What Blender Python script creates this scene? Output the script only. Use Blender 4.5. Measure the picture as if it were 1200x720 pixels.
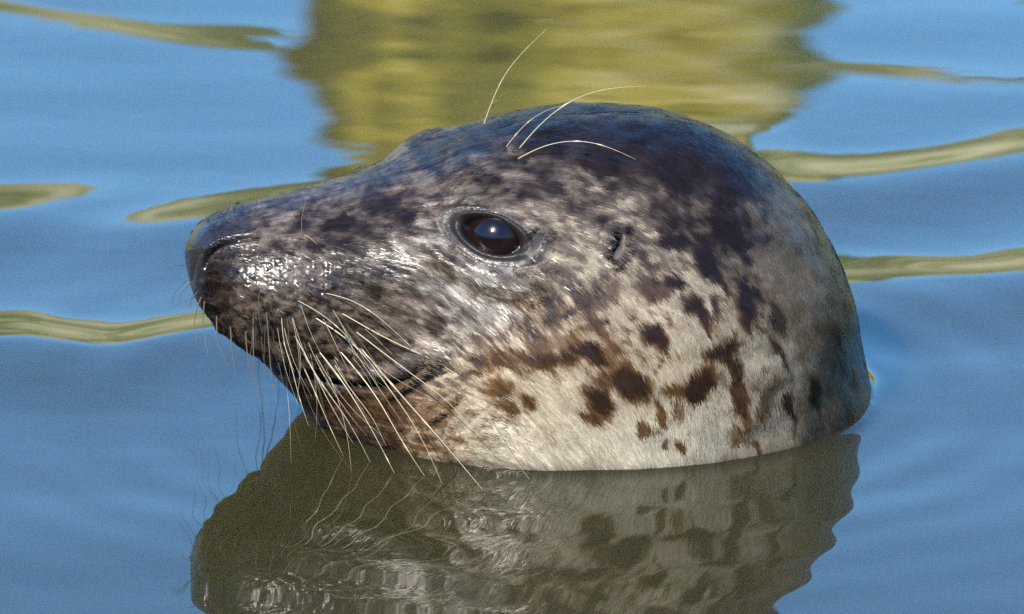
import bpy, math, random
import numpy as np
from mathutils import Vector

# ------------------------------------------------------------------ setting up
for o in list(bpy.data.objects):
    bpy.data.objects.remove(o)
sc = bpy.context.scene
COL = sc.collection
rng = np.random.default_rng(7)
random.seed(7)

S = 0.0005                       # one modelling unit = 0.5 mm
PITCH = math.radians(17.0)       # how steeply the camera looks down at the water
YAW = math.radians(13.0)         # the head is turned a little towards the camera
DIST = 4.0
SUN_EL, SUN_AZ = math.radians(44), math.radians(213)   # azimuth clockwise from +Y

cp, sp = math.cos(PITCH), math.sin(PITCH)
R_ = np.array([1.0, 0, 0]); U_ = np.array([0, sp, cp]); F_ = np.array([0, cp, -sp])
TGT = np.array([-0.0425, 0, 0]) + U_ * 0.0525
CAM = TGT - F_ * DIST

cam = bpy.data.cameras.new('camera')
cam.sensor_width = 36.0
cam.lens = 36.0 * DIST / 0.6
cam.clip_start = 0.05
cam.clip_end = 3000.0
cam.dof.use_dof = True
cam.dof.focus_distance = DIST - 0.12
cam.dof.aperture_fstop = 11.0
camo = bpy.data.objects.new('camera', cam)
camo.location = CAM
camo.rotation_euler = (math.pi / 2 - PITCH, 0, 0)
COL.objects.link(camo)
sc.camera = camo

world = bpy.data.worlds.new('World')
sc.world = world
world.use_nodes = True
wn = world.node_tree.nodes; wl = world.node_tree.links
wn.clear()
sky = wn.new('ShaderNodeTexSky')
sky.sky_type = 'NISHITA'
sky.sun_disc = False
sky.sun_elevation = SUN_EL
sky.sun_rotation = SUN_AZ
sky.air_density = 1.2
sky.dust_density = 0.0
sky.ozone_density = 4.0
bg = wn.new('ShaderNodeBackground')
bg.inputs['Strength'].default_value = 0.15
wo = wn.new('ShaderNodeOutputWorld')
hs = wn.new('ShaderNodeHueSaturation'); hs.inputs['Saturation'].default_value = 1.3
wl.new(sky.outputs[0], hs.inputs['Color']); wl.new(hs.outputs[0], bg.inputs[0]); wl.new(bg.outputs[0], wo.inputs[0])

sun = bpy.data.lights.new('sun', 'SUN')
sun.energy = 3.1
sun.angle = math.radians(0.53)
sun.color = (1.0, 0.92, 0.79)
suno = bpy.data.objects.new('sun', sun)
to_sun = Vector((math.sin(SUN_AZ) * math.cos(SUN_EL), math.cos(SUN_AZ) * math.cos(SUN_EL), math.sin(SUN_EL)))
suno.rotation_euler = to_sun.to_track_quat('Z', 'Y').to_euler()
suno.location = (-1, -2, 4)
COL.objects.link(suno)

sc.view_settings.view_transform = 'Standard'
sc.view_settings.look = 'None'
sc.view_settings.exposure = 1.5
sc.view_settings.gamma = 1.0
sc.view_settings.use_curve_mapping = False
sc.render.engine = 'CYCLES'
sc.cycles.use_denoising = False
sc.cycles.max_bounces = 8
sc.cycles.caustics_reflective = False
sc.cycles.caustics_refractive = False
sc.cycles.blur_glossy = 0.5
sc.cycles.sample_clamp_indirect = 0.6
sc.cycles.sample_clamp_direct = 1.5
sc.cycles_curves.shape = 'RIBBONS'

# ------------------------------------------------------------------ small maths
def chart(P):
    """side chart of the head: where a point shows in a side view, in chart units"""
    d = P * S - CAM
    dep = d @ F_
    return 600 + (d @ R_) / dep * DIST / S, 360 - (d @ U_) / dep * DIST / S

def ray(cx, cy):
    d = F_ + R_ * ((cx - 600) * S / DIST) + U_ * ((360 - cy) * S / DIST)
    return d                                       # unit depth along F_

def at_depth(cx, cy, dep):
    return CAM + ray(cx, cy) * dep                 # metres

def on_plane(cx, cy, z=0.0):
    d = ray(cx, cy)
    return CAM + d * ((z - CAM[2]) / d[2])

def hash3(ix, iy, iz, seed):
    h = (ix * 374761393 + iy * 668265263 + iz * 2147483647 + seed * 1274126177) & 0xFFFFFFFF
    h = ((h ^ (h >> 13)) * 1274126177) & 0xFFFFFFFF
    h = ((h ^ (h >> 15)) * 2246822519) & 0xFFFFFFFF
    return ((h ^ (h >> 16)) & 0xFFFFFF) / float(0xFFFFFF)

def vnoise(x, y, z=None, seed=0):
    if z is None:
        z = np.zeros_like(x)
    xi, yi, zi = np.floor(x).astype(np.int64), np.floor(y).astype(np.int64), np.floor(z).astype(np.int64)
    fx, fy, fz = x - xi, y - yi, z - zi
    fx = fx * fx * (3 - 2 * fx); fy = fy * fy * (3 - 2 * fy); fz = fz * fz * (3 - 2 * fz)
    r = 0
    for a in (0, 1):
        for b in (0, 1):
            for c in (0, 1):
                w = (fx if a else 1 - fx) * (fy if b else 1 - fy) * (fz if c else 1 - fz)
                r = r + w * hash3(xi + a, yi + b, zi + c, seed)
    return r * 2 - 1

def spline(ts, ys, tq):
    """natural cubic spline, ys (n,k)"""
    ts = np.asarray(ts, float); ys = np.asarray(ys, float)
    n = len(ts); h = np.diff(ts)
    M = np.zeros((n, n)); B = np.zeros_like(ys)
    M[0, 0] = M[-1, -1] = 1
    for i in range(1, n - 1):
        M[i, i - 1] = h[i - 1]; M[i, i] = 2 * (h[i - 1] + h[i]); M[i, i + 1] = h[i]
        B[i] = 6 * ((ys[i + 1] - ys[i]) / h[i] - (ys[i] - ys[i - 1]) / h[i - 1])
    m = np.linalg.solve(M, B)
    k = np.clip(np.searchsorted(ts, tq, side='right') - 1, 0, n - 2)
    hk = h[k][:, None]; a = ((ts[k + 1] - tq)[:, None]) / hk; b = 1 - a
    return a * ys[k] + b * ys[k + 1] + ((a ** 3 - a) * m[k] + (b ** 3 - b) * m[k + 1]) * hk ** 2 / 6

def smooth_path(pts, n):
    pts = np.asarray(pts, float)
    t = np.r_[0, np.cumsum(np.linalg.norm(np.diff(pts, axis=0), axis=1))]
    return spline(t, pts, np.linspace(0, t[-1], n))

def sstep(a, b, x):
    t = np.clip((x - a) / (b - a), 0, 1)
    return t * t * (3 - 2 * t)

def poly_dist(cx, cy, pts, closed=False):
    """distance to polyline and position (0..1) along it, in the chart"""
    pts = np.asarray(pts, float)
    best = np.full(cx.shape, 1e9); pos = np.zeros(cx.shape)
    seg = list(zip(pts[:-1], pts[1:]))
    L = np.r_[0, np.cumsum([np.hypot(*(b - a)) for a, b in seg])]
    for i, (a, b) in enumerate(seg):
        ab = b - a
        t = np.clip(((cx - a[0]) * ab[0] + (cy - a[1]) * ab[1]) / (ab @ ab), 0, 1)
        d = np.hypot(cx - a[0] - t * ab[0], cy - a[1] - t * ab[1])
        m = d < best
        best = np.where(m, d, best); pos = np.where(m, (L[i] + t * np.sqrt(ab @ ab)) / L[-1], pos)
    return best, pos

# ------------------------------------------------------------------ materials
def new_mat(name):
    m = bpy.data.materials.new(name); m.use_nodes = True
    nt = m.node_tree; nt.nodes.clear()
    out = nt.nodes.new('ShaderNodeOutputMaterial')
    return m, nt, out

def N(nt, kind, **kw):
    n = nt.nodes.new('ShaderNode' + kind)
    for k, v in kw.items():
        if k in n.inputs:
            n.inputs[k].default_value = v
        else:
            setattr(n, k, v)
    return n

def ramp(nt, stops):
    r = nt.nodes.new('ShaderNodeValToRGB')
    e = r.color_ramp.elements
    while len(e) < len(stops):
        e.new(0.5)
    for el, (p, c) in zip(e, stops):
        el.position = p; el.color = (*c, 1)
    return r

# water
m_water, nt, out = new_mat('lake_water')
b = N(nt, 'BsdfPrincipled', Roughness=0.0, IOR=1.45)
b.inputs['Base Color'].default_value = (0.030, 0.026, 0.010, 1)
b.subsurface_method = 'BURLEY'
b.inputs['Subsurface Weight'].default_value = 1.0
b.inputs['Subsurface Radius'].default_value = (1.0, 0.9, 0.5)
b.inputs['Subsurface Scale'].default_value = 0.09
nt.links.new(b.outputs[0], out.inputs[0])

# ------------------------------------------------------------------ the seal's body
# stations: dorsal point (forward, height), ventral point, half width, roundness
ST = [
    ((469, 200), (469, 200), 0, 2.0),
    ((465, 222), (467, 178), 31, 2.0),
    ((452, 236), (460, 153), 55, 2.05),
    ((430, 245), (443, 128), 77, 2.1),
    ((388, 256), (408, 95), 100, 2.2),
    ((315, 270), (365, 50), 122, 2.25),
    ((248, 285), (332, 4), 141, 2.25),
    ((198, 302), (320, -20), 158, 2.25),
    ((120, 328), (306, -48), 187, 2.2),
    ((46, 343), (298, -75), 216, 2.15),
    ((-56, 341), (293, -105), 246, 2.1),
    ((-140, 321), (290, -130), 265, 2.1),
    ((-201, 285), (288, -150), 275, 2.1),
    ((-256, 230), (288, -170), 282, 2.1),
    ((-300, 154), (288, -195), 288, 2.1),
    ((-324, 64), (290, -220), 292, 2.1),
    ((-341, -20), (293, -250), 300, 2.1),
    ((-370, -150), (310, -330), 320, 2.1),
    ((-400, -350), (330, -500), 350, 2.1),
    ((-420, -700), (340, -800), 370, 2.1),
]
ts = [0.0]
for a, b2 in zip(ST[:-1], ST[1:]):
    ts.append(ts[-1] + max(math.dist(a[0], b2[0]), 0.6 * math.dist(a[1], b2[1])))
ts[1] = ts[0] + (ts[1] - ts[0])
# parametrise the first stretch so that the blunt nose closes roundly
ys = np.array([[a[0][0], a[0][1], a[1][0], a[1][1], a[2], a[3]] for a in ST])
NV = 640
tt = np.r_[np.linspace(0, 1, 40, endpoint=False) ** 2 * ts[2],
           np.linspace(ts[2], ts[9], 310, endpoint=False),
           np.linspace(ts[9], ts[16], 190, endpoint=False),
           np.linspace(ts[16], ts[-1], 24)]
NU = len(tt)
# the nose: interpolate against sqrt so radius grows like a rounded cap
tk = np.sqrt(np.array(ts)); tq = np.sqrt(tt)
st = spline(tk, ys, tq)
th = np.linspace(0, 2 * np.pi, NV, endpoint=False)
cth, sth = np.cos(th), np.sin(th)
def spow(v, e):
    return np.sign(v) * np.abs(v) ** e
ex = 2.0 / st[:, 5][:, None]
cc = spow(cth[None, :], ex); ss = spow(sth[None, :], ex)
ca = (st[:, 0] + st[:, 2])[:, None] / 2; ch_ = (st[:, 1] + st[:, 3])[:, None] / 2
da = (st[:, 0] - st[:, 2])[:, None] / 2; dh = (st[:, 1] - st[:, 3])[:, None] / 2
A = ca + da * cc
H = ch_ + dh * cc
W = np.maximum(st[:, 4], 0)[:, None] * ss       # + = side towards the camera
cy_, sy_ = math.cos(YAW), math.sin(YAW)

def to_world(A, H, W):
    return np.stack([-A * cy_ + W * sy_, -A * sy_ - W * cy_, H], -1)

def to_head(P):
    return -P[..., 0] * cy_ - P[..., 1] * sy_, P[..., 2], P[..., 0] * sy_ - P[..., 1] * cy_

def grid_normals(P):
    du = np.gradient(P, axis=0)
    dv = (np.roll(P, -1, axis=1) - np.roll(P, 1, axis=1)) / 2
    n = np.cross(dv, du)
    l = np.linalg.norm(n, axis=-1, keepdims=True)
    n = n / np.maximum(l, 1e-9)
    n[0] = np.array([-cy_, -sy_, 0])
    return n

P = to_world(A, H, W)
nrm = grid_normals(P)
# make sure it points outwards
c0 = P.mean(axis=1, keepdims=True)
if ((P - c0) * nrm)[100:300].sum() < 0:
    nrm = -nrm

def fold(P):
    a, h, w = to_head(P)
    return to_world(a, h, np.abs(w)), w

# --- broad forms: brows, whisker pads, cheeks
a_, h_, w_ = to_head(P)
aw = np.abs(w_)
def blob(a0, h0, w0, sa, sh, sw):
    return np.exp(-((a_ - a0) / sa) ** 2 - ((h_ - h0) / sh) ** 2 - ((aw - w0) / sw) ** 2)
disp = 15 * blob(178, 300, 105, 42, 34, 50)          # brow
disp += 7 * blob(150, 258, 165, 60, 45, 60)          # eye mound
disp += 9 * blob(370, 165, 105, 75, 60, 70)          # whisker pad
disp += 3 * blob(120, 110, 215, 90, 80, 90)          # cheek
disp += 5 * blob(262, 225, 130, 60, 45, 60)          # hollow before the eye
disp -= 5 * blob(455, 205, 75, 22, 30, 40)
P = P + nrm * disp[..., None]
nrm2 = grid_normals(P); nrm2 *= np.sign((nrm2 * nrm).sum(-1, keepdims=True)); nrm = nrm2

# --- chart of the features
fp, w_ = fold(P)
CX, CY = chart(fp)
# how squarely the flank faces the side chart (0 on the back and belly)
nf = nrm.copy()
a, h, w = to_head(nf); w = np.where(w_ < 0, -w, w)
nf = to_world(a, h, w)
facing = -(nf @ F_)
face = sstep(-0.05, 0.2, facing)

EYE = (577, 275, 36, 22.5, math.radians(20))
def eye_r(cx, cy):
    ex_, ey_ = cx - EYE[0], cy - EYE[1]
    c, s = math.cos(EYE[4]), math.sin(EYE[4])
    u, v = ex_ * c + ey_ * s, -ex_ * s + ey_ * c
    return ((np.abs(u) / 37.0) ** 1.6 + (np.abs(v) / np.where(v < 0, 18.0, 22.0)) ** 2) ** 0.56, u, v

MOUTH = smooth_path([(262, 396), (285, 413), (305, 424), (330, 433), (362, 442), (395, 449), (430, 452), (462, 449), (486, 438), (500, 427)], 40)
FOLD1 = smooth_path([(440, 472), (465, 458), (490, 441), (510, 424), (524, 412)], 16)
FOLD2 = smooth_path([(492, 500), (512, 488), (528, 472), (540, 455)], 16)
NOSTRIL = smooth_path([(237, 326), (240, 308), (250, 292), (268, 283), (294, 278)], 24)
EAR = (719, 287)

def g(d, s):
    return np.exp(-(d / s) ** 2)

er, eu, ev = eye_r(CX, CY)
dd = np.zeros_like(CX)
inner = 1 - sstep(0.90, 1.06, er)
dd += -13 * inner
dd += 2.2 * g(er - 1.18, 0.12) + 0.7 * g(er - 1.6, 0.10) - 1.0 * g(er - 1.42, 0.08)
dd += -1.8 * g(er - 1.75, 0.12) * sstep(-10, 15, ev) + 2.0 * g(er - 2.0, 0.25) * sstep(-5, 22, ev) + 9.0 * g(er - 2.75, 0.62) * sstep(0, 35, ev) * sstep(650, 610, CX)
dd += 4.5 * g(er - 1.22, 0.14) * sstep(4, -14, ev)
# tear fold behind the eye
d, t = poly_dist(CX, CY, [(612, 292), (622, 282), (630, 270)])
dd += -5.5 * g(d, 4.0) * (0.4 + 0.6 * t)
d, t = poly_dist(CX, CY, [(622, 303), (634, 290), (641, 275)])
dd += 4.0 * g(d, 6.0)
d, t = poly_dist(CX, CY, [(545, 312), (575, 324), (605, 316), (628, 304)])
dd += -0.8 * g(d, 3.0)
# mouth
dm, tm = poly_dist(CX, CY, MOUTH)
below = CY - np.interp(CX, MOUTH[:, 0], MOUTH[:, 1])
dd += (-9.0 * g(dm, 3.6) + 6.0 * g(dm - 13, 9) * (below < 0) + 2.0 * g(dm - 9, 7) * (below > 0)) * face
d1, t1 = poly_dist(CX, CY, FOLD1)
dd += 8.0 * g(d1, 7) * np.sin(np.pi * np.clip(t1, 0.05, 0.95))
d2, t2 = poly_dist(CX, CY, FOLD2)
dd += 6.0 * g(d2, 6) * np.sin(np.pi * np.clip(t2, 0.05, 0.95))
d3, _ = poly_dist(CX, CY, [(505, 445), (520, 440), (538, 428)])
dd += -2.5 * g(d3, 5)
# muzzle furrows along the whisker rows
for pts in ([(300, 395), (340, 402), (380, 404), (420, 398)], [(300, 408), (340, 417), (385, 421), (430, 418)], [(320, 425), (360, 432), (400, 436), (440, 434)]):
    d, t = poly_dist(CX, CY, smooth_path(pts, 12))
    dd += -1.5 * g(d, 3.0) * np.sin(np.pi * np.clip(t, 0.03, 0.97))
# nostril
dn, tn = poly_dist(CX, CY, NOSTRIL)
nb = sstep(0, 0.25, tn) * (1 - 0.85 * sstep(0.45, 1.0, tn))
dd += (-9.0 * g(dn, 2.4) * (0.25 + 0.75 * nb) + 1.6 * g(dn - 6, 3)) * face
d, t = poly_dist(CX, CY, [(226, 330), (230, 310), (236, 296)])
dd += -1.8 * g(d, 3.0) * face
# ear
ed = np.hypot((CX - EAR[0]) * 1.15, (CY - EAR[1]) * 0.75)
dd += 5.0 * g(ed - 14, 5.0)
d, t = poly_dist(CX, CY, [(714, 299), (716, 291), (722, 286), (725, 280)])
dd += -14.0 * g(d, 5.0)
# hide: slow unevenness, pebbled muzzle
fx, fy, fz = fp[..., 0], fp[..., 1], fp[..., 2]
px_, py_, pz_ = P[..., 0], P[..., 1], P[..., 2]
dd += 1.6 * vnoise(px_ / 60, py_ / 60, pz_ / 60, 3) + 0.9 * vnoise(px_ / 24, py_ / 24, pz_ / 24, 4)
muz = sstep(470, 330, CX) * sstep(215, 270, CY + (CX - 230) * 0.15)
pad = np.exp(-(((CX - 335) / 98) ** 2 + ((CY - 352) / 66) ** 2) ** 1.5)
peb = np.abs(vnoise(px_ / 5.0, py_ / 5.0, pz_ / 5.0, 5)) * 1.3 + 0.7 * vnoise(px_ / 9.0, py_ / 9.0, pz_ / 9.0, 6)
dd += pad * peb * 1.0
low = np.exp(-(((CX - 540) / 85) ** 2 + ((CY - 497) / 26) ** 2) ** 1.3)
dd += low * (1.3 * vnoise(px_ / 9, py_ / 9, pz_ / 7, 15) + 0.5 * vnoise(px_ / 3, py_ / 3, pz_ / 3, 16))
dd += 0.35 * sstep(310, 285, CX) * vnoise(px_ / 3, py_ / 3, pz_ / 3, 17)
dd += g(er - 1.6, 0.5) * 0.4 * vnoise(px_ / 3.5, py_ / 3.5, pz_ / 3.5, 8)
near_pole = sstep(0, 12, np.arange(NU))[:, None]
P = P + nrm * (dd * near_pole)[..., None]
nrm2 = grid_normals(P); nrm2 *= np.sign((nrm2 * nrm).sum(-1, keepdims=True)); nrm = nrm2
fp, w_ = fold(P)
CX, CY = chart(fp)

# --- coat pattern with painted neck shade, as a function of the chart -------------------------------
FIELD = np.array([
 (250,280,.9),(235,330,.95),(280,350,.72),(325,330,.62),(330,400,.70),(300,260,.58),(360,235,.66),(420,215,.72),(380,280,.64),(430,262,.72),(470,240,.64),
 (490,268,.34),(510,225,.64),(450,300,.66),(480,330,.52),(500,355,.4),(420,350,.62),(375,350,.66),(380,400,.68),(440,400,.7),(490,390,.45),(530,370,.30),(570,345,.22),
 (540,415,.28),(560,470,.2),(510,470,.35),(450,480,.7),(400,470,.66),(360,460,.72),(620,345,.36),(660,330,.42),(690,350,.42),(650,390,.35),(600,380,.33),(640,250,.5),(600,210,.64),(560,212,.6),(680,220,.55),(700,180,.92),
 (740,150,1),(800,150,1),(640,150,.97),(600,150,.92),(560,160,.85),(500,180,.85),(780,205,.97),(850,200,.92),(880,250,.72),(920,250,.62),(940,330,.52),(900,330,.5),
 (985,380,.72),(995,430,.72),(960,450,.58),(850,260,.85),(800,250,.72),(760,240,.58),(720,240,.48),(690,290,.36),(660,300,.38),(760,300,.4),(800,330,.12),(740,350,.12),(850,390,.2),(880,420,.18),  # values by the right edge are darkened to paint the neck's shaded side
 (780,410,.06),(700,420,.2),(640,450,.12),(700,500,.04),(800,490,.03),(880,480,.16),(930,430,.3),(600,520,.1),(760,540,.03),(900,120,.9),(500,120,.8),(300,500,.9),(550,600,.3),(800,600,.1)])
BLOT = [
 (395,262,26,11,-5,.8),(415,292,24,10,10,.7),(448,312,22,10,12,.75),(365,290,16,8,10,.7),(345,262,18,7,-10,.6),(470,270,10,6,20,.6),(520,300,9,5,40,.5),(430,335,16,7,15,.5),(395,325,16,7,15,.5),
 (783,275,17,12,0,.9),(815,278,22,8,60,.9),(820,300,26,13,40,.95),(847,267,36,12,45,.8),(840,328,18,5,60,.8),(787,322,19,11,20,.95),(758,328,26,14,10,.6),(753,295,18,5,25,.7),
 (810,357,21,10,50,.95),(830,352,10,6,60,.8),(869,345,34,13,72,.95),(882,335,16,7,60,.8),(905,362,26,6,65,.7),(758,384,23,13,35,.95),(824,372,12,6,60,.8),(878,372,12,8,80,.8),
 (909,402,28,4,72,.8),(843,403,27,15,-10,.95),(858,425,20,10,60,.85),(816,441,27,15,-38,.95),(788,450,22,12,0,.7),(864,462,36,10,82,.75),(897,455,22,9,112,.55),(885,476,12,6,80,.6),
 (923,471,22,6,85,.85),(951,450,30,6,70,.8),(989,471,14,4,80,.7),(734,438,27,17,30,.9),(767,479,20,6,60,.65),(755,493,14,7,-10,.6),(774,516,10,4,90,.6),(798,516,13,9,60,.7),
 (880,521,15,6,60,.6),(859,502,14,10,60,.35),(640,366,19,10,50,.8),(613,376,14,7,30,.7),(687,407,29,14,25,.9),(622,414,40,10,12,.75),(583,415,14,10,20,.7),(553,420,16,11,10,.75),
 (655,408,14,10,45,.8),(670,342,14,7,60,.6),(684,354,22,12,45,.55),(699,375,22,10,50,.5),(716,399,14,8,40,.6),(693,460,22,17,60,.9),(684,482,16,10,30,.75),(611,463,15,7,40,.7),
 (578,449,16,9,20,.6),(586,470,14,7,30,.55),(704,437,16,9,45,.7),(737,445,16,10,30,.8),(503,373,13,12,0,.75),(440,237,36,10,-6,.6),(470,252,28,11,0,.6),(400,285,30,12,8,.4),
 (640,213,22,9,20,.55),(690,195,26,10,20,.6),(700,258,22,9,20,.6),(730,216,26,10,25,.6),(772,242,26,11,30,.6),(655,285,14,9,30,.4),(662,243,16,8,20,.5),(612,228,22,8,10,.4),
 (540,238,16,7,-30,.3),(455,310,26,12,10,.4),(415,315,24,10,15,.4),(480,345,16,9,30,.35),(545,345,12,7,30,.3),(640,310,13,7,40,.35),(620,395,16,7,40,.5),(690,330,12,7,50,.45),(560,388,14,7,30,.35)]
PALE = np.array([0.31, 0.258, 0.180]); GREY = np.array([0.084, 0.063, 0.048]); AMB = np.array([0.098, 0.053, 0.022]); DARK = np.array([0.011, 0.0058, 0.0036])

def pattern(cx, cy, seed=0):
    wx = cx + 7 * vnoise(cx / 22, cy / 22, None, 21) + 4 * vnoise(cx / 9, cy / 9, None, 22)
    wy = cy + 7 * vnoise(cx / 22, cy / 22, None, 23) + 4 * vnoise(cx / 9, cy / 9, None, 24)
    num = np.zeros_like(cx); den = np.zeros_like(cx) + 1e-12
    for x, y, v in FIELD:
        q = 1.0 / (((wx - x) ** 2 + (wy - y) ** 2) + 120.0) ** 1.6
        num += q * v; den += q
    f = num / den
    mott = 0.5 * vnoise(cx / 14, cy / 9, None, 31) + 0.6 * vnoise(cx / 5.5, cy / 4.5, None, 32)
    calm = (1 - 0.75 * sstep(215, 165, cy - (cx - 640) * 0.12) * sstep(540, 620, cx)) * (1 - 0.7 * sstep(860, 930, cx))
    f = f + mott * 0.46 * calm * np.clip(1 - np.abs(f - 0.5) * 1.5, 0.05, 1)
    bl = np.zeros_like(cx)
    for x, y, rx, ry, an, s in BLOT:
        c, sn = math.cos(math.radians(an)), math.sin(math.radians(an))
        u = (wx - x) * c + (wy - y) * sn; v = -(wx - x) * sn + (wy - y) * c
        r = np.sqrt((u / rx) ** 2 + (v / ry) ** 2)
        bl = np.maximum(bl, 0.95 * s * (1 - sstep(0.55, 1.28, r)))
    fl = vnoise(wx / 7.5, wy / 6.0, None, 35) + 0.5 * vnoise(wx / 17, wy / 13, None, 36)
    cheek = np.exp(-(((cx - 640) / 125) ** 2 + ((cy - 365) / 75) ** 2) ** 2)
    fl2 = vnoise(wx / 6.0, wy / 8.5, None, 37) + 0.4 * vnoise(wx / 16, wy / 20, None, 38)
    neck = np.exp(-(((cx - 820) / 120) ** 2 + ((cy - 400) / 95) ** 2) ** 2)
    bl = np.maximum(bl, 0.6 * neck * sstep(0.5, 0.8, fl2))
    bl = np.maximum(bl, 0.7 * cheek * sstep(0.3, 0.6, fl))
    m = np.clip(np.maximum(f, 0) * (1 - bl) + bl * np.maximum(f, 0.98), 0, 1)
    m = m * 0.5 + 0.5 * sstep(0.08, 0.92, m)
    warm = sstep(270, 400, cy) * sstep(520, 600, cx + (cy - 400) * 0.8) * (1 - 0.6 * sstep(860, 950, cx))
    mid = GREY + (AMB - GREY) * warm[..., None]
    k = m[..., None]
    rear = sstep(850, 930, cx)[..., None]  # brown put into the coat where the neck turns into shade
    mid = mid * (1 - rear) + rear * np.array([0.13, 0.094, 0.058])
    fc = (sstep(660, 560, cx) * sstep(420, 360, cy))[..., None]
    pale = PALE * (1 - fc) + fc * np.array([0.225, 0.203, 0.172])
    bel = (sstep(430, 520, cy) * sstep(500, 600, cx) * (1 - sstep(780, 930, cx)))[..., None]
    pale = pale * (1 - bel) + bel * np.array([0.40, 0.355, 0.265])
    dark = DARK + (np.array([0.018, 0.009, 0.005]) - DARK) * warm[..., None]
    col = np.where(k < 0.5, pale + (mid - pale) * sstep(0, 1, k * 2), mid + (dark - mid) * sstep(0, 1, k * 2 - 1))
    # amber wash on the chin and lips, painting in warm light off the water
    ch = np.exp(-(((cx - 440) / 85) ** 2 + ((cy - 482) / 30) ** 2))[..., None]
    col = col * (1 - 0.8 * ch) + 0.8 * ch * np.array([0.080, 0.038, 0.014]) * (0.7 + 0.5 * (1 - k))
    return col, m

col, mm = pattern(CX.ravel(), CY.ravel())
col = col.reshape(NU, NV, 3)
er, eu, ev = eye_r(CX, CY)
BLACK = np.array([0.012, 0.010, 0.010])
def tint(col, wgt, c):
    return col * (1 - wgt[..., None]) + np.asarray(c) * wgt[..., None]
skinny = np.zeros_like(CX)                                   # bare, wet skin
k = (1 - sstep(1.3, 1.6, er)); col = tint(col, k * 0.96, BLACK); skinny = np.maximum(skinny, k)
k = g(er - 1.55, 0.22); col = tint(col, k * 0.6, (0.05, 0.047, 0.047)); skinny = np.maximum(skinny, 0.8 * k)
k = np.exp(-(((CX - 628) / 13) ** 2 + ((CY - 288) / 17) ** 2)); col = tint(col, k * 0.7, (0.05, 0.045, 0.045)); skinny = np.maximum(skinny, k)
dm, tm = poly_dist(CX, CY, MOUTH)
k = g(dm, 5.5) * face; col = tint(col, k, BLACK); skinny = np.maximum(skinny, k)
dn, tn = poly_dist(CX, CY, NOSTRIL)
k = g(dn, 4.0) * (1 - 0.6 * sstep(.7, 1, tn)); col = tint(col, k, BLACK * 0.5)
nose = sstep(304, 286, CX) * sstep(286, 276, CY + (CX - 294) * 0.18) * sstep(-1, 1, 1) + sstep(246, 232, CX)
nose = np.clip(nose, 0, 1); col = tint(col, nose * 0.9, (0.020, 0.017, 0.018)); skinny = np.maximum(skinny, np.maximum(nose * (0.75 + 0.25 * sstep(250, 235, CX)), g(dn, 9) * (1 - sstep(0.8, 1.0, tn))))
skinny = np.maximum(skinny, 0.85 * np.clip(pad * 1.4, 0, 1))
k = np.clip(1.5 * np.exp(-(((CX - 570) / 48) ** 2 + ((CY - 327 + ((CX - 572) / 30) ** 2 * 4) / 16) ** 2)), 0, 0.97) * 0.45 * np.clip(0.75 + 0.5 * vnoise(CX / 5, CY / 4, None, 93), 0, 1); skinny = np.maximum(skinny, k); col = tint(col, 0.5 * k, (0.20, 0.18, 0.155))
skinny = np.maximum(skinny, np.clip(low * (0.65 + 0.8 * vnoise(CX / 22, CY / 12, None, 91)), 0, 0.95))
skinny = np.maximum(skinny, 0.7 * np.maximum(g(poly_dist(CX, CY, FOLD1)[0], 8), g(poly_dist(CX, CY, FOLD2)[0], 7)))
col = tint(col, 0.3 * np.maximum(g(poly_dist(CX, CY, FOLD1)[0], 6), g(poly_dist(CX, CY, FOLD2)[0], 6)), (0.20, 0.13, 0.06))
ed = np.hypot((CX - EAR[0]) * 1.15, (CY - EAR[1]) * 0.75)
k = 1 - sstep(9, 20, ed); col = tint(col, k * 0.7, (0.10, 0.085, 0.078)); skinny = np.maximum(skinny, k)
d, t = poly_dist(CX, CY, [(714, 299), (716, 291), (722, 286), (725, 280)])
col = tint(col, g(d, 4.2), BLACK)
wet = np.clip(skinny * (1 - 0.85 * g(er - 1.3, 0.4)) + 0.6 * np.exp(-(((CX - 560) / 60) ** 2 + ((CY - 325) / 25) ** 2)) + 0.8 * np.exp(-(((CX - 520) / 110) ** 2 + ((CY - 490) / 40) ** 2)), 0, 1)

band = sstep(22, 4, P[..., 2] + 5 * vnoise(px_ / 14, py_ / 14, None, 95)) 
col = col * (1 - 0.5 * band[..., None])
wet = wet * (1 - 0.8 * g(dm, 7) * face)
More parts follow.
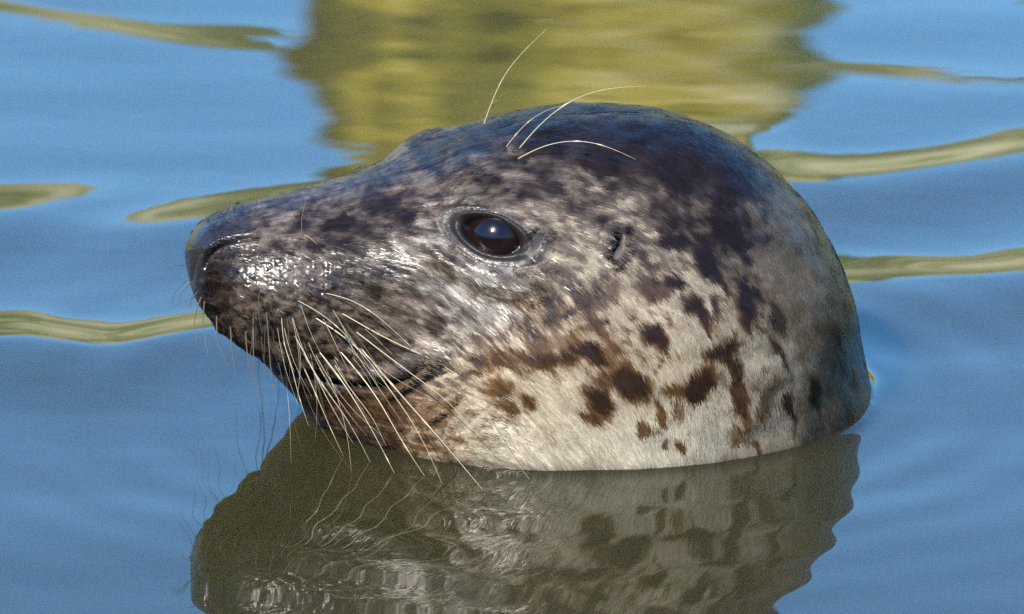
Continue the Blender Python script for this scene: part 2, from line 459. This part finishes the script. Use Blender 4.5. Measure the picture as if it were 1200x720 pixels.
# whisker roots: (chart points), reach towards the viewer in chart units, or 'w' = down to the water, thickness
WH = [
 ([(395,364),(470,405),(535,440),(592,520),(626,570)], 'w', 1.25),
 ([(416,388),(486,441),(522,469),(562,512)], 120, 1.2),
 ([(421,406),(470,463),(520,520),(573,583)], 'w', 1.5),
 ([(367,371),(420,410),(452,450),(486,500),(521,574)], 'w', 1.3),
 ([(397,410),(440,464),(470,515),(503,566)], 'w', 1.5),
 ([(373,411),(400,446),(434,501),(466,562)], 'w', 1.4),
 ([(368,391),(400,427),(431,464),(475,535)], 'w', 1.2),
 ([(354,411),(375,447),(402,485),(437,548)], 'w', 1.3),
 ([(353,424),(370,462),(390,508),(406,542)], 'w', 1.2),
 ([(345,393),(365,430),(385,470),(414,520)], 110, 1.1),
 ([(332,400),(343,436),(352,470),(362,500)], 90, 1.0),
 ([(378,343),(415,354),(453,380),(482,407)], 60, 1.0),
 ([(392,427),(410,455),(436,490),(452,522)], 100, 1.0),
 ([(348,352),(380,371),(410,398),(438,430)], 80, 0.9),
 ([(330,372),(334,405),(345,436)], 60, 0.8),
 ([(312,365),(315,400),(318,440),(322,470)], 60, 0.8),
 ([(297,372),(297,405),(298,452)], 60, 0.8),
 ([(288,388),(290,415),(297,446)], 50, 0.8),
 ([(270,382),(272,410),(278,446)], 40, 0.8),
 ([(254,370),(256,400),(268,431)], 40, 0.8),
 ([(240,352),(238,380),(244,416)], 30, 0.7),
 ([(236,348),(228,375),(231,407)], 30, 0.7),
 ([(232,342),(222,356),(217,374)], 25, 0.6),
 ([(226,330),(214,342),(207,360)], 20, 0.6),
 ([(224,312),(206,312),(193,319)], 15, 0.5),
 ([(224,287),(214,285),(208,285)], 6, 0.4),
 ([(304,342),(303,365),(307,392)], 40, 0.7),
 ([(310,325),(316,350),(322,380)], 40, 0.6),
 ([(354,272),(354,255),(358,237)], 25, 0.7),
 ([(355,275),(363,279),(372,287)], 20, 0.8),
]
BROW = [
 ([(592,174),(612,150),(640,130),(668,122)], 25, 0.9),
 ([(607,176),(640,140),(690,110),(757,101)], 35, 1.2),
 ([(604,188),(640,171),(690,167),(745,187)], 45, 1.2),
]
BROW_FAR = [
 ([(557,147),(562,128),(580,106)], 5, 0.8),
 ([(560,147),(573,126),(597,105)], 0, 0.8),
 ([(567,146),(592,88),(642,33)], 10, 1.2),
 ([(538,150),(537,132),(538,114)], 0, 0.5),
 ([(300,243),(301,225),(302,208)], 0, 0.5),
]
for k in range(40):
    bx_ = 296 + 130 * (k + random.random()) / 40; row = random.choice((352, 366, 380, 394, 408, 420))
    by_ = row + (bx_ - 292) * 0.10 + random.uniform(-2, 2)
    an_ = math.radians(98 - 52 * (bx_ - 292) / 133 + random.uniform(-7, 7)); ln = random.uniform(50, 150)
    cu = random.uniform(-0.25, 0.25)
    WH.append(([(bx_, by_)] + [(bx_ + ln * q * math.cos(an_ - cu * q), by_ + ln * q * math.sin(an_ - cu * q)) for q in (0.35, 0.7, 1.0)], random.uniform(35, 75), random.uniform(0.35, 0.62)))
# follicle pits, dark
for pts, *_ in WH[:18] + WH[30:] + BROW:
    d = np.hypot(CX - pts[0][0] + 2, CY - pts[0][1])
    col = tint(col, g(d, 3.6) * 0.85, BLACK)
    P = P - nrm * (g(d, 3.5) * 1.2)[..., None]
nrm2 = grid_normals(P); nrm2 *= np.sign((nrm2 * nrm).sum(-1, keepdims=True)); nrm = nrm2

# --- the mesh
def grid_mesh(name, P, closed_v=True):
    nu, nv = P.shape[:2]
    me = bpy.data.meshes.new(name)
    i, j = np.meshgrid(np.arange(nu - 1), np.arange(nv if closed_v else nv - 1), indexing='ij')
    j2 = (j + 1) % nv
    q = np.stack([i * nv + j, (i + 1) * nv + j, (i + 1) * nv + j2, i * nv + j2], -1).reshape(-1, 4)
    me.vertices.add(nu * nv); me.vertices.foreach_set('co', P.reshape(-1).astype(np.float32))
    me.loops.add(q.size); me.loops.foreach_set('vertex_index', q.reshape(-1).astype(np.int32))
    me.polygons.add(len(q)); me.polygons.foreach_set('loop_start', np.arange(0, q.size, 4, dtype=np.int32))
    me.polygons.foreach_set('loop_total', np.full(len(q), 4, dtype=np.int32))
    me.update(calc_edges=True)
    me.polygons.foreach_set('use_smooth', np.ones(len(q), dtype=bool))
    return me, q

me, quads = grid_mesh('seal', P * S)
# outward faces
fn = np.zeros(len(quads) * 3, np.float32); me.polygons.foreach_get('normal', fn)
fn = fn.reshape(-1, 3)
if (fn * nrm.reshape(-1, 3)[quads[:, 0]]).sum() < 0:
    me.flip_normals()
at = me.attributes.new('coat', 'FLOAT_COLOR', 'POINT')
at.data.foreach_set('color', np.concatenate([col, np.ones((NU, NV, 1))], -1).astype(np.float32).ravel())
at = me.attributes.new('wet', 'FLOAT', 'POINT')
at.data.foreach_set('value', wet.astype(np.float32).ravel())

m_skin, nt, out = new_mat('seal_hide')
b = N(nt, 'BsdfPrincipled', IOR=1.4)
ac = N(nt, 'Attribute', attribute_name='coat'); aw_ = N(nt, 'Attribute', attribute_name='wet')
tc = N(nt, 'TexCoord')
no = N(nt, 'TexNoise', Scale=700.0, Detail=3.0); nt.links.new(tc.outputs['Object'], no.inputs['Vector'])
mr = N(nt, 'MapRange'); mr.inputs['To Min'].default_value = 0.65; mr.inputs['To Max'].default_value = 1.35
nt.links.new(no.outputs['Fac'], mr.inputs['Value'])
mx = N(nt, 'Mix', data_type='RGBA', blend_type='MULTIPLY'); mx.inputs['Factor'].default_value = 1
nt.links.new(ac.outputs['Color'], mx.inputs[6]); nt.links.new(mr.outputs[0], mx.inputs[7])
nt.links.new(mx.outputs[2], b.inputs['Base Color'])
rr = N(nt, 'MapRange'); rr.inputs['To Min'].default_value = 0.45; rr.inputs['To Max'].default_value = 0.23
sl = N(nt, 'MapRange'); sl.inputs['To Min'].default_value = 0.03; sl.inputs['To Max'].default_value = 0.7
nt.links.new(aw_.outputs['Fac'], sl.inputs['Value']); nt.links.new(sl.outputs[0], b.inputs['Specular IOR Level'])
nt.links.new(aw_.outputs['Fac'], rr.inputs['Value']); nt.links.new(rr.outputs[0], b.inputs['Roughness'])
bp = N(nt, 'Bump', Strength=0.25, Distance=0.0006)
nt.links.new(no.outputs['Fac'], bp.inputs['Height']); nt.links.new(bp.outputs[0], b.inputs['Normal'])
nt.links.new(b.outputs[0], out.inputs[0])
me.materials.append(m_skin)

seal = bpy.data.objects.new('seal', me)
COL.objects.link(seal)
seal['label'] = 'spotted grey seal with wet whiskers lifting its head out of the water'
seal['category'] = 'seal'
bpy.context.view_layer.update()

def hit(cx, cy, far=False):
    d = ray(cx, cy); d = d / np.linalg.norm(d)
    ok, loc, n, _ = seal.ray_cast(Vector(CAM), Vector(d))
    return (np.array(loc), np.array(n)) if ok else (None, None)

# ------------------------------------------------------------------ eyes
m_eye, nt, out = new_mat('dark_wet_eye')
b = N(nt, 'BsdfPrincipled', Roughness=0.02, IOR=1.30)
b.inputs['Coat Weight'].default_value = 0.6; b.inputs['Coat Roughness'].default_value = 0.19; b.inputs['Coat IOR'].default_value = 1.33
tc = N(nt, 'TexCoord')
gr = N(nt, 'TexGradient', gradient_type='SPHERICAL')
mp = N(nt, 'Mapping'); mp.inputs['Location'].default_value = (0, 0, -0.021); 
nt.links.new(tc.outputs['Object'], mp.inputs['Vector'])
sc2 = N(nt, 'VectorMath', operation='SCALE'); sc2.inputs['Scale'].default_value = 60.0
nt.links.new(mp.outputs[0], sc2.inputs[0]); nt.links.new(sc2.outputs[0], gr.inputs['Vector'])
rp = ramp(nt, [(0.0, (0.008, 0.004, 0.004)), (0.40, (0.010, 0.005, 0.004)), (0.60, (0.006, 0.003, 0.003)), (1, (0.005, 0.003, 0.003))])
nt.links.new(gr.outputs['Fac'], rp.inputs[0]); nt.links.new(rp.outputs[0], b.inputs['Base Color'])
nt.links.new(b.outputs[0], out.inputs[0])

def sphere_mesh(name, r, nu=32, nv=48):
    t = np.linspace(0, np.pi, nu)[:, None]; f = np.linspace(0, 2 * np.pi, nv, endpoint=False)[None, :]
    Q = np.stack([np.sin(t) * np.cos(f), np.sin(t) * np.sin(f), np.cos(t) + 0 * f], -1) * r
    return grid_mesh(name, Q)[0]

def mirror_pt(p):
    a, h, w = to_head(np.asarray(p) / S)
    return to_world(a, h, -w) * S

# eye: centred under the opening of the lids
rim = [hit(EYE[0] + 44 * math.cos(q) * 1.02, EYE[1] + 33 * math.sin(q))  for q in np.linspace(0, 2 * np.pi, 12, endpoint=False)]
ec = np.mean([r[0] for r in rim], axis=0); en = np.mean([r[1] for r in rim], axis=0); en /= np.linalg.norm(en)
R_EYE = 42 * S
eye_me = sphere_mesh('eye', R_EYE); eye_me.materials.append(m_eye)
c = ec - en * (R_EYE - 3.0 * S) + U_ * 2 * S
for flip in (0, 1):
    cc_, nn_ = (c, en) if not flip else (mirror_pt(c), mirror_pt(c + en) - mirror_pt(c))
    o = bpy.data.objects.new('eye', eye_me)
    o.location = cc_; o.rotation_euler = Vector(nn_).to_track_quat('Z', 'Y').to_euler()
    o.parent = seal; COL.objects.link(o)

# ------------------------------------------------------------------ fur
FLOW = np.array([(250,270,5),(300,245,-15),(400,215,-18),(470,300,15),(450,250,-8),(520,190,-28),(560,205,-12),(640,170,2),(740,140,10),(760,190,25),(820,230,40),(870,200,45),
 (900,300,60),(950,300,65),(980,420,76),(930,450,80),(850,420,74),(760,330,45),(840,300,50),(700,360,50),(640,380,52),(600,350,42),(560,400,45),(700,480,56),(620,500,48),(800,500,80),
 (350,330,25),(320,380,40),(400,400,22),(430,350,20),(480,430,25),(400,470,10),(500,480,5),(560,520,15),(520,340,35),(660,250,15),(700,230,20)], float)
def flow_angle(cx, cy):
    sx = np.zeros_like(cx); sy = np.zeros_like(cx)
    for x, y, a in FLOW:
        q = 1.0 / ((cx - x) ** 2 + (cy - y) ** 2 + 200) ** 1.5
        sx += q * math.cos(math.radians(a)); sy += q * math.sin(math.radians(a))
    return np.arctan2(sy, sx)

NH = 600000
Pf = P.reshape(-1, 3); nf = nrm.reshape(-1, 3)
p0, p1, p2, p3 = (Pf[quads[:, i]] for i in range(4))
area = 0.5 * np.linalg.norm(np.cross(p2 - p0, p3 - p1), axis=1)
zc = (p0[:, 2] + p2[:, 2]) / 2
wq = w_.ravel()[quads[:, 0]]
wgt = area * (zc > -25) * np.where(wq > -60, 1.0, 0.45)
bare = skinny.ravel()[quads[:, 0]]
wgt *= np.clip(1 - bare * 1.05, 0, 1)
wgt /= wgt.sum()
idx = rng.choice(len(quads), NH, p=wgt)
uu, vv = rng.random(NH)[:, None], rng.random(NH)[:, None]
root = (p0[idx] * (1 - uu) + p1[idx] * uu) * (1 - vv) + (p3[idx] * (1 - uu) + p2[idx] * uu) * vv
rn = nf[quads[idx, 0]]
rf, rw = fold(root)
side = np.where(rw < 0, -1.0, 1.0)
hx, hy = chart(rf)
ang = flow_angle(hx, hy)
ang0 = ang.copy()
ang = ang + 0.16 * vnoise(hx / 14, hy / 14, None, 41) + 0.10 * rng.standard_normal(NH)
# chart direction -> tangent on the folded side
a, h, w = to_head(rn); fn_ = to_world(a, h, w * side)
t3 = np.cos(ang)[:, None] * R_ - np.sin(ang)[:, None] * U_
# slide along the view direction so that it stays in the tangent plane
den = fn_ @ F_
den = np.where(np.abs(den) < 0.25, np.where(den < 0, -0.25, 0.25), den)
t3 = t3 - F_ * ((t3 * fn_).sum(1) / den)[:, None]
t3 -= fn_ * (t3 * fn_).sum(1)[:, None]
t3 /= np.linalg.norm(t3, axis=1)[:, None]
a, h, w = to_head(t3); t3 = to_world(a, h, w * side)
muzz = sstep(560, 330, hx)
length = (11 - 5 * muzz) * (0.7 + 0.6 * rng.random(NH))
er_h = eye_r(hx, hy)[0]
length *= 0.35 + 0.65 * sstep(1.4, 3.0, er_h)
length *= 1 - 0.5 * sstep(425, 450, hy) * sstep(600, 540, hx)
lift = 0.04 + 0.05 * rng.random(NH)
KP = 4
sgm = np.linspace(0, 1, KP)
pts = np.zeros((NH, KP, 3))
for q, s_ in enumerate(sgm):
    pts[:, q] = root + t3 * (length * s_)[:, None] + rn * (length * lift * (1.6 * s_ - 1.0 * s_ * s_) - 0.3 * (s_ == 0))[:, None]
# wet hair lies in clumps: noise smeared along the lie of the coat
def smear(cell, seed, reach=10.0, n=7):
    r = np.zeros(NH)
    for d in np.linspace(-reach, reach, n):
        r += vnoise((hx - np.cos(ang0) * d) / cell, (hy - np.sin(ang0) * d) / cell, None, seed)
    return np.clip(r / n * 2.3, -1.3, 1.3)
clump = smear(2.3, 44)
clump2 = smear(4.5, 43, 14.0)
jit = 2.5 * rng.standard_normal(NH) + 7.0 * clump2
hcol, hm = pattern(hx - np.cos(ang) * np.abs(jit), hy - np.sin(ang) * np.abs(jit))
# bring the bare-skin tints in from the mesh so that lids and lips stay dark
base = col.reshape(-1, 3)[quads[idx, 0]]
bw = skinny.ravel()[quads[idx, 0]][:, None]
hcol = hcol * (1 - bw) + base * bw
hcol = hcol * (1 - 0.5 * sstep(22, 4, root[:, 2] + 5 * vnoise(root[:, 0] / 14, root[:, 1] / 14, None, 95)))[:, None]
vk = (0.32 + 0.75 * (1 - sstep(560, 800, hx + (hy - 300) * 0.5))) * (1 - 0.5 * sstep(210, 150, hy) * sstep(560, 640, hx))
val = np.exp(0.18 * rng.standard_normal(NH) + vk * (0.62 * clump + 0.40 * clump2))[:, None]
hcol = np.clip(hcol * val, 0, 0.8)
hc = bpy.data.hair_curves.new('fur')
hc.add_curves([KP] * NH)
hc.attributes['position'].data.foreach_set('vector', (pts * S).astype(np.float32).ravel())
ra = hc.attributes.get('radius') or hc.attributes.new('radius', 'FLOAT', 'POINT')
rad = np.outer(0.24 + 0.18 * rng.random(NH), np.array([0.8, 1.0, 0.75, 0.2])) * S
ra.data.foreach_set('value', rad.astype(np.float32).ravel())
at = hc.attributes.new('coat', 'FLOAT_COLOR', 'CURVE')
at.data.foreach_set('color', np.concatenate([hcol, np.ones((NH, 1))], 1).astype(np.float32).ravel())
hn = rn + 0.05 * rng.standard_normal((NH, 3)) + 0.15 * clump[:, None] * np.cross(rn, t3)
hn /= np.linalg.norm(hn, axis=1)[:, None]
at = hc.attributes.new('lie', 'FLOAT_VECTOR', 'CURVE')
at.data.foreach_set('vector', hn.astype(np.float32).ravel())
m_fur, nt, out = new_mat('seal_fur')
b = N(nt, 'BsdfPrincipled', Roughness=0.35, IOR=1.45)
b.inputs['Specular IOR Level'].default_value = 0.03
b.inputs['Coat Weight'].default_value = 0.5; b.inputs['Coat Roughness'].default_value = 0.25; b.inputs['Coat IOR'].default_value = 1.45
ac = N(nt, 'Attribute', attribute_name='coat')
nt.links.new(ac.outputs['Color'], b.inputs['Base Color'])
al = N(nt, 'Attribute', attribute_name='lie'); gm = N(nt, 'NewGeometry')
mv = N(nt, 'Mix', data_type='VECTOR'); mv.inputs['Factor'].default_value = 1.0
nt.links.new(gm.outputs['Normal'], mv.inputs[4]); nt.links.new(al.outputs['Vector'], mv.inputs[5])
nv_ = N(nt, 'VectorMath', operation='NORMALIZE'); nt.links.new(mv.outputs[1], nv_.inputs[0])
nt.links.new(nv_.outputs[0], b.inputs['Normal']); nt.links.new(nv_.outputs[0], b.inputs['Coat Normal'])
nt.links.new(b.outputs[0], out.inputs[0])
hc.materials.append(m_fur)
fur = bpy.data.objects.new('fur', hc)
fur['kind'] = 'stuff'
fur.parent = seal
COL.objects.link(fur)

# ------------------------------------------------------------------ whiskers
m_wh, nt, out = new_mat('whisker_horn')
b = N(nt, 'BsdfPrincipled', Roughness=0.28, IOR=1.45)
b.inputs['Base Color'].default_value = (0.43, 0.36, 0.23, 1)
nt.links.new(b.outputs[0], out.inputs[0])
m_whd, nt, out = new_mat('dark_whisker_horn')
b = N(nt, 'BsdfPrincipled', Roughness=0.3, IOR=1.45)
b.inputs['Base Color'].default_value = (0.11, 0.08, 0.045, 1)
nt.links.new(b.outputs[0], out.inputs[0])

def tube(path, radii, sides=7):
    T = np.gradient(path, axis=0); T /= np.linalg.norm(T, axis=1)[:, None]
    ref = np.array([0.31, -0.42, 0.85]); B1 = np.cross(T, ref); B1 /= np.linalg.norm(B1, axis=1)[:, None]
    B2 = np.cross(T, B1)
    f = np.linspace(0, 2 * np.pi, sides, endpoint=False)
    Q = path[:, None] + (B1[:, None] * np.cos(f)[None, :, None] + B2[:, None] * np.sin(f)[None, :, None]) * radii[:, None, None]
    return Q

def whisker(pts, reach, thick, mat, mirror=False, dep0=None, beads=0):
    loc, n = hit(*pts[0])
    if loc is None:
        loc = at_depth(*pts[0], dep0 or DIST)
        d0 = dep0 or DIST
    else:
        d0 = (loc - CAM) @ F_
    if reach == 'w':
        tip = on_plane(*pts[-1], z=-0.0035); d1 = (tip - CAM) @ F_
    else:
        d1 = d0 - reach * S
    L = np.r_[0, np.cumsum([math.dist(a, b) for a, b in zip(pts[:-1], pts[1:])])]; L /= L[-1]
    ctrl = [at_depth(x, y, d0 + (d1 - d0) * (1.15 * l - 0.15 * l * l)) for (x, y), l in zip(pts, L)]
    ctrl[0] = ctrl[0] + F_ * 2 * S
    path = smooth_path(ctrl, 28)
    if mirror:
        path = np.array([mirror_pt(q) for q in path])
    s_ = np.linspace(0, 1, len(path))
    rad = 0.58 * thick * S * (1.0 - 0.85 * s_ ** 1.2)
    for _ in range(beads):
        k = random.uniform(0.15, 0.95); rad = rad + 0.7 * S * np.exp(-((s_ - k) / 0.018) ** 2)
    me = grid_mesh('whisker', tube(path, rad))[0]
    me.materials.append(mat)
    o = bpy.data.objects.new('whisker', me)
    o.parent = seal
    COL.objects.link(o)

for i, (pts, reach, th_) in enumerate(WH):
    dark = pts[0][0] < 320 and i > 13 or i > 30 and i % 3 == 0
    whisker(pts, reach, th_ * (2.1 if 15 <= i < 26 else 1.0), m_whd if dark else m_wh, beads=i % 3 if i < 14 else 0)
    if i < 22:
        whisker(pts, reach if reach != 'w' else 110, th_ * 0.9, m_whd if i % 2 else m_wh, mirror=True)
for pts, reach, th_ in BROW:
    whisker(pts, reach, th_, m_wh, beads=2)
for pts, reach, th_ in BROW_FAR:
    whisker(pts, reach, th_, m_wh if th_ > 1 else m_whd, beads=1, dep0=DIST + 0.06)

# ------------------------------------------------------------------ the water
# outline of the neck at the waterline
Z = P[..., 2]
outl = []
for j in range(NV):
    z = Z[:, j]
    k = np.where((z[200:-1] > 0) & (z[201:] <= 0))[0]
    if len(k):
        k = k[-1] + 200 if False else k[0] + 200
        f = z[k] / (z[k] - z[k + 1])
        outl.append(P[k, j, :2] * (1 - f) + P[k + 1, j, :2] * f)
outl = np.array(outl) * S
outl = np.concatenate([outl * (1 - q) + np.roll(outl, -1, axis=0) * q for q in (0, 0.34, 0.67)])

def axis(lo, hi, step, far):
    core = np.arange(lo, hi, step)
    ext = [step * 1.25]
    while sum(ext) < far:
        ext.append(ext[-1] * 1.28)
    e = np.cumsum(ext)
    return np.r_[lo - e[::-1], core, core[-1] + e]
gx = axis(-0.38, 0.38, 0.0021, 320.0)
gy = axis(-0.50, 1.02, 0.0022, 320.0)
X, Y = np.meshgrid(gx, gy, indexing='ij')
E = np.zeros_like(X)
core_w = sstep(1.6, 0.9, np.abs(X)) * sstep(3.0, 1.4, np.abs(Y - 0.2))
# long low swell and small ripples
for lam, amp, an, ph in ((0.31, 0.00030, 84, 0.4), (0.21, 0.00020, 97, 2.1), (0.13, 0.00006, 78, 4.0), (0.083, 0.00002, 101, 1.2), (0.052, 0.000008, 86, 5.1), (0.045, 0.000006, 60, 0.3)):
    kx, ky = math.cos(math.radians(an)), math.sin(math.radians(an))
    wob = 0.25 * vnoise(X / 0.35, Y / 0.2, None, int(lam * 1000)) * lam
    E += amp * np.sin(2 * np.pi * (X * kx + Y * ky + wob) / lam + ph)
# wavelets: crest line in the chart, height, back length, front length
RIDGE = [
 ([(-420,420),(-120,414),(0,408),(60,411),(110,418),(180,408),(240,398),(360,388),(560,380)], 0.0044, 0.048, 0.085, 1.0),
 ([(-420,270),(-160,262),(0,256),(70,248),(190,226)], 0.0034, 0.046, 0.10, 0.0),
 ([(20,292),(150,276),(260,264),(420,244),(560,236)], 0.0027, 0.042, 0.10, 0.0),
 ([(700,190),(840,206),(930,217),(990,218),(1090,206),(1200,190),(1330,172),(1600,150)], 0.0047, 0.050, 0.09, 1.0),
 ([(760,344),(1000,338),(1100,336),(1200,331),(1360,320),(1600,310)], 0.0046, 0.046, 0.10, 1.0),
 ([(760,160),(850,166),(945,154)], 0.0018, 0.034, 0.09, 0.0),
 ([(-280,-8),(-80,4),(0,16),(60,24),(150,43),(260,61),(420,66)], 0.0014, 0.024, 0.10, 0.0),
]
for pts, hgt, lb, lf, keep in RIDGE:
    wp = np.array([on_plane(x, y)[:2] for x, y in pts])
    wp = smooth_path(wp, 60)
    o_ = np.argsort(wp[:, 0])
    yc = np.interp(X, wp[o_, 0], wp[o_, 1])
    d = Y - yc
    x0, x1 = wp[o_[0], 0], wp[o_[-1], 0]
    ends = sstep(x0, x0 + 0.4 * (x1 - x0), X) * (1 - sstep(x1 - 0.4 * (x1 - x0), x1, X))
    var = 1 + 0.25 * vnoise(X / 0.06, Y / 0.5, None, int(hgt * 1e5))
    prof = np.where(d < 0, np.exp(-(d / lf) ** 2), np.exp(-(d / (lb * var)) ** 2))
    E += hgt * ends * prof * (1 + 0.22 * vnoise(X / 0.11, Y / 0.6, None, int(hgt * 1e5) + 9) + 0.12 * vnoise(X / 0.04, Y / 0.3, None, int(hgt * 1e5) + 19))
# rings and meniscus round the neck
m_ = (np.abs(X - 0.0) < 0.40) & (np.abs(Y) < 0.42)
ii = np.where(m_.ravel())[0]
xs, ys_ = X.ravel()[ii], Y.ravel()[ii]
dmin = np.full(len(ii), 1e9)
for q in outl:
    dmin = np.minimum(dmin, (xs - q[0]) ** 2 + (ys_ - q[1]) ** 2)
dist = np.full(X.size, 9.0); dist[ii] = np.sqrt(dmin); dist = dist.reshape(X.shape)
E += 0.0026 * np.exp(-dist / 0.0052)
rn_ = vnoise(X / 0.12, Y / 0.12, None, 77)
E += 0.00042 * np.sin(2 * np.pi * (dist + 0.012 * rn_) / 0.052) * np.exp(-dist / 0.12) * sstep(0.0, 0.02, dist) * (0.6 + 0.4 * rn_)
fine = vnoise(X / 0.05, Y / 0.016, None, 81) + 0.5 * vnoise(X / 0.02, Y / 0.009, None, 82)
E += 0.000010 * fine * (0.4 + 1.6 * sstep(-0.2, 0.7, vnoise(X / 0.3, Y / 0.3, None, 83)))
near = np.exp(-dist / 0.16) * sstep(0.0, 0.03, dist)
E += 0.00007 * near * (vnoise(X / 0.045, Y / 0.030, None, 84) + 0.5 * vnoise(X / 0.02, Y / 0.016, None, 85))
E *= core_w
wm, _ = grid_mesh('water', np.stack([X, Y, E], -1), closed_v=False)
n_ = np.zeros(3 * len(wm.polygons), np.float32); wm.polygons.foreach_get('normal', n_)
if n_[2::3].mean() < 0:
    wm.flip_normals()
wm.materials.append(m_water)
water = bpy.data.objects.new('water', wm)
water['kind'] = 'structure'
COL.objects.link(water)

# ------------------------------------------------------------------ the bank behind, seen mirrored in the water
m_bank, nt, out = new_mat('grassy_bank')
b = N(nt, 'BsdfPrincipled', Roughness=0.9)
tc = N(nt, 'TexCoord')
mp = N(nt, 'Mapping'); mp.inputs['Scale'].default_value = (1, 0.5, 0.5); nt.links.new(tc.outputs['Object'], mp.inputs['Vector'])
no = N(nt, 'TexNoise', Scale=2.0, Detail=6.0); nt.links.new(mp.outputs[0], no.inputs['Vector'])
rp = ramp(nt, [(0.30, (0.08, 0.09, 0.022)), (0.45, (0.19, 0.19, 0.065)), (0.57, (0.38, 0.35, 0.17)), (0.74, (0.52, 0.47, 0.27))])
nt.links.new(no.outputs['Fac'], rp.inputs[0]); nt.links.new(rp.outputs[0], b.inputs['Base Color'])
nt.links.new(b.outputs[0], out.inputs[0])
bx = np.r_[-300, -100, -40, -15, np.linspace(-8, 8, 200), 15, 40, 100, 300]
by = np.r_[np.linspace(5.0, 12.5, 90), 14, 18, 30, 80, 320]
BX, BY = np.meshgrid(bx, by, indexing='ij')
shore = 6.2 + 0.4 * vnoise(BX / 2.5, BX * 0, None, 51)
up = sstep(0, 5.4, BY - shore)
BZ = -0.35 + up * 2.92 + up * (0.09 * vnoise(BX / 0.9, BY / 0.9, None, 52) + 0.05 * vnoise(BX / 0.3, BY / 0.3, None, 53)) * (BY < 14)
bm_, _ = grid_mesh('bank', np.stack([BX, BY, BZ], -1), closed_v=False)
n_ = np.zeros(3 * len(bm_.polygons), np.float32); bm_.polygons.foreach_get('normal', n_)
if n_[2::3].mean() < 0:
    bm_.flip_normals()
bm_.materials.append(m_bank)
bank = bpy.data.objects.new('bank', bm_); bank['kind'] = 'structure'; COL.objects.link(bank)

# the shore the photographer stands on, behind the camera: it shows in the eye and shades the flank's sheen
m_shore, nt, out = new_mat('turf_shore')
b = N(nt, 'BsdfPrincipled', Roughness=0.95)
tc = N(nt, 'TexCoord')
no = N(nt, 'TexNoise', Scale=1.5, Detail=6.0); nt.links.new(tc.outputs['Object'], no.inputs['Vector'])
rp = ramp(nt, [(0.35, (0.030, 0.035, 0.012)), (0.55, (0.075, 0.065, 0.028)), (0.72, (0.16, 0.12, 0.06))])
nt.links.new(no.outputs['Fac'], rp.inputs[0]); nt.links.new(rp.outputs[0], b.inputs['Base Color'])
nt.links.new(b.outputs[0], out.inputs[0])
phi = np.radians(np.linspace(-212, 32, 260))[:, None]
dr = np.r_[np.linspace(-0.6, 9.5, 70), 13, 22, 60, 320][None, :]
edge = 1.0 / np.sqrt((np.cos(phi) / 8.5) ** 2 + (np.sin(phi) / 5.0) ** 2)
rad_ = edge + dr
SX, SY = rad_ * np.cos(phi), rad_ * np.sin(phi)
dsh = dr - 0.25 - 0.4 * vnoise(SX / 2.4, SY / 2.4, None, 71)
SZ = -0.35 + 0.55 * sstep(0, 0.6, dsh) + 4.6 * sstep(0.9, 7.5, dsh) + sstep(0, 1, dsh) * (0.25 * vnoise(SX / 1.6, SY / 1.6, None, 72) + 0.06 * vnoise(SX / 0.4, SY / 0.4, None, 73))
sm, _ = grid_mesh('shore', np.stack([SX, SY, SZ], -1), closed_v=False)
n_ = np.zeros(3 * len(sm.polygons), np.float32); sm.polygons.foreach_get('normal', n_)
if n_[2::3].mean() < 0:
    sm.flip_normals()
sm.materials.append(m_shore)
shore_o = bpy.data.objects.new('shore', sm); shore_o['kind'] = 'structure'; COL.objects.link(shore_o)

m_rock, nt, out = new_mat('lichen_sandstone')
b = N(nt, 'BsdfPrincipled', Roughness=0.85)
tc = N(nt, 'TexCoord')
no = N(nt, 'TexNoise', Scale=4.0, Detail=6.0); nt.links.new(tc.outputs['Object'], no.inputs['Vector'])
rp = ramp(nt, [(0.30, (0.10, 0.09, 0.014)), (0.45, (0.30, 0.25, 0.035)), (0.57, (0.54, 0.41, 0.065)), (0.74, (0.74, 0.62, 0.28))])
sx = N(nt, 'SeparateXYZ'); nt.links.new(tc.outputs['Object'], sx.inputs[0])
ma = N(nt, 'Math', operation='MULTIPLY_ADD'); ma.inputs[1].default_value = 0.26
nt.links.new(sx.outputs['X'], ma.inputs[0]); nt.links.new(no.outputs['Fac'], ma.inputs[2]); nt.links.new(ma.outputs[0], rp.inputs[0]); nt.links.new(rp.outputs[0], b.inputs['Base Color'])
nt.links.new(b.outputs[0], out.inputs[0])
t = np.linspace(0.001, np.pi - 0.001, 60)[:, None]; f = np.linspace(0, 2 * np.pi, 90, endpoint=False)[None, :]
rx_ = spow(np.sin(t), 0.33) * spow(np.cos(f), 0.6); ry_ = spow(np.sin(t), 0.45) * spow(np.sin(f), 0.6); rz_ = spow(np.cos(t), 0.55) + 0 * f
rr_ = 1 + 0.06 * vnoise(rx_ * 2.2, ry_ * 2.2, rz_ * 2.2, 61) + 0.03 * vnoise(rx_ * 6, ry_ * 6, rz_ * 6, 62)
RK = np.stack([rx_ * 0.62 * rr_, ry_ * 0.55 * rr_, rz_ * 0.70 * rr_], -1)
rm, _ = grid_mesh('boulder', RK)
rm.materials.append(m_rock)
rock = bpy.data.objects.new('boulder', rm)
rock.location = (0.10, 11.9, 2.56)
rock['label'] = 'yellow lichen covered boulder mirrored in the water behind the seal'
rock['category'] = 'boulder'
COL.objects.link(rock)
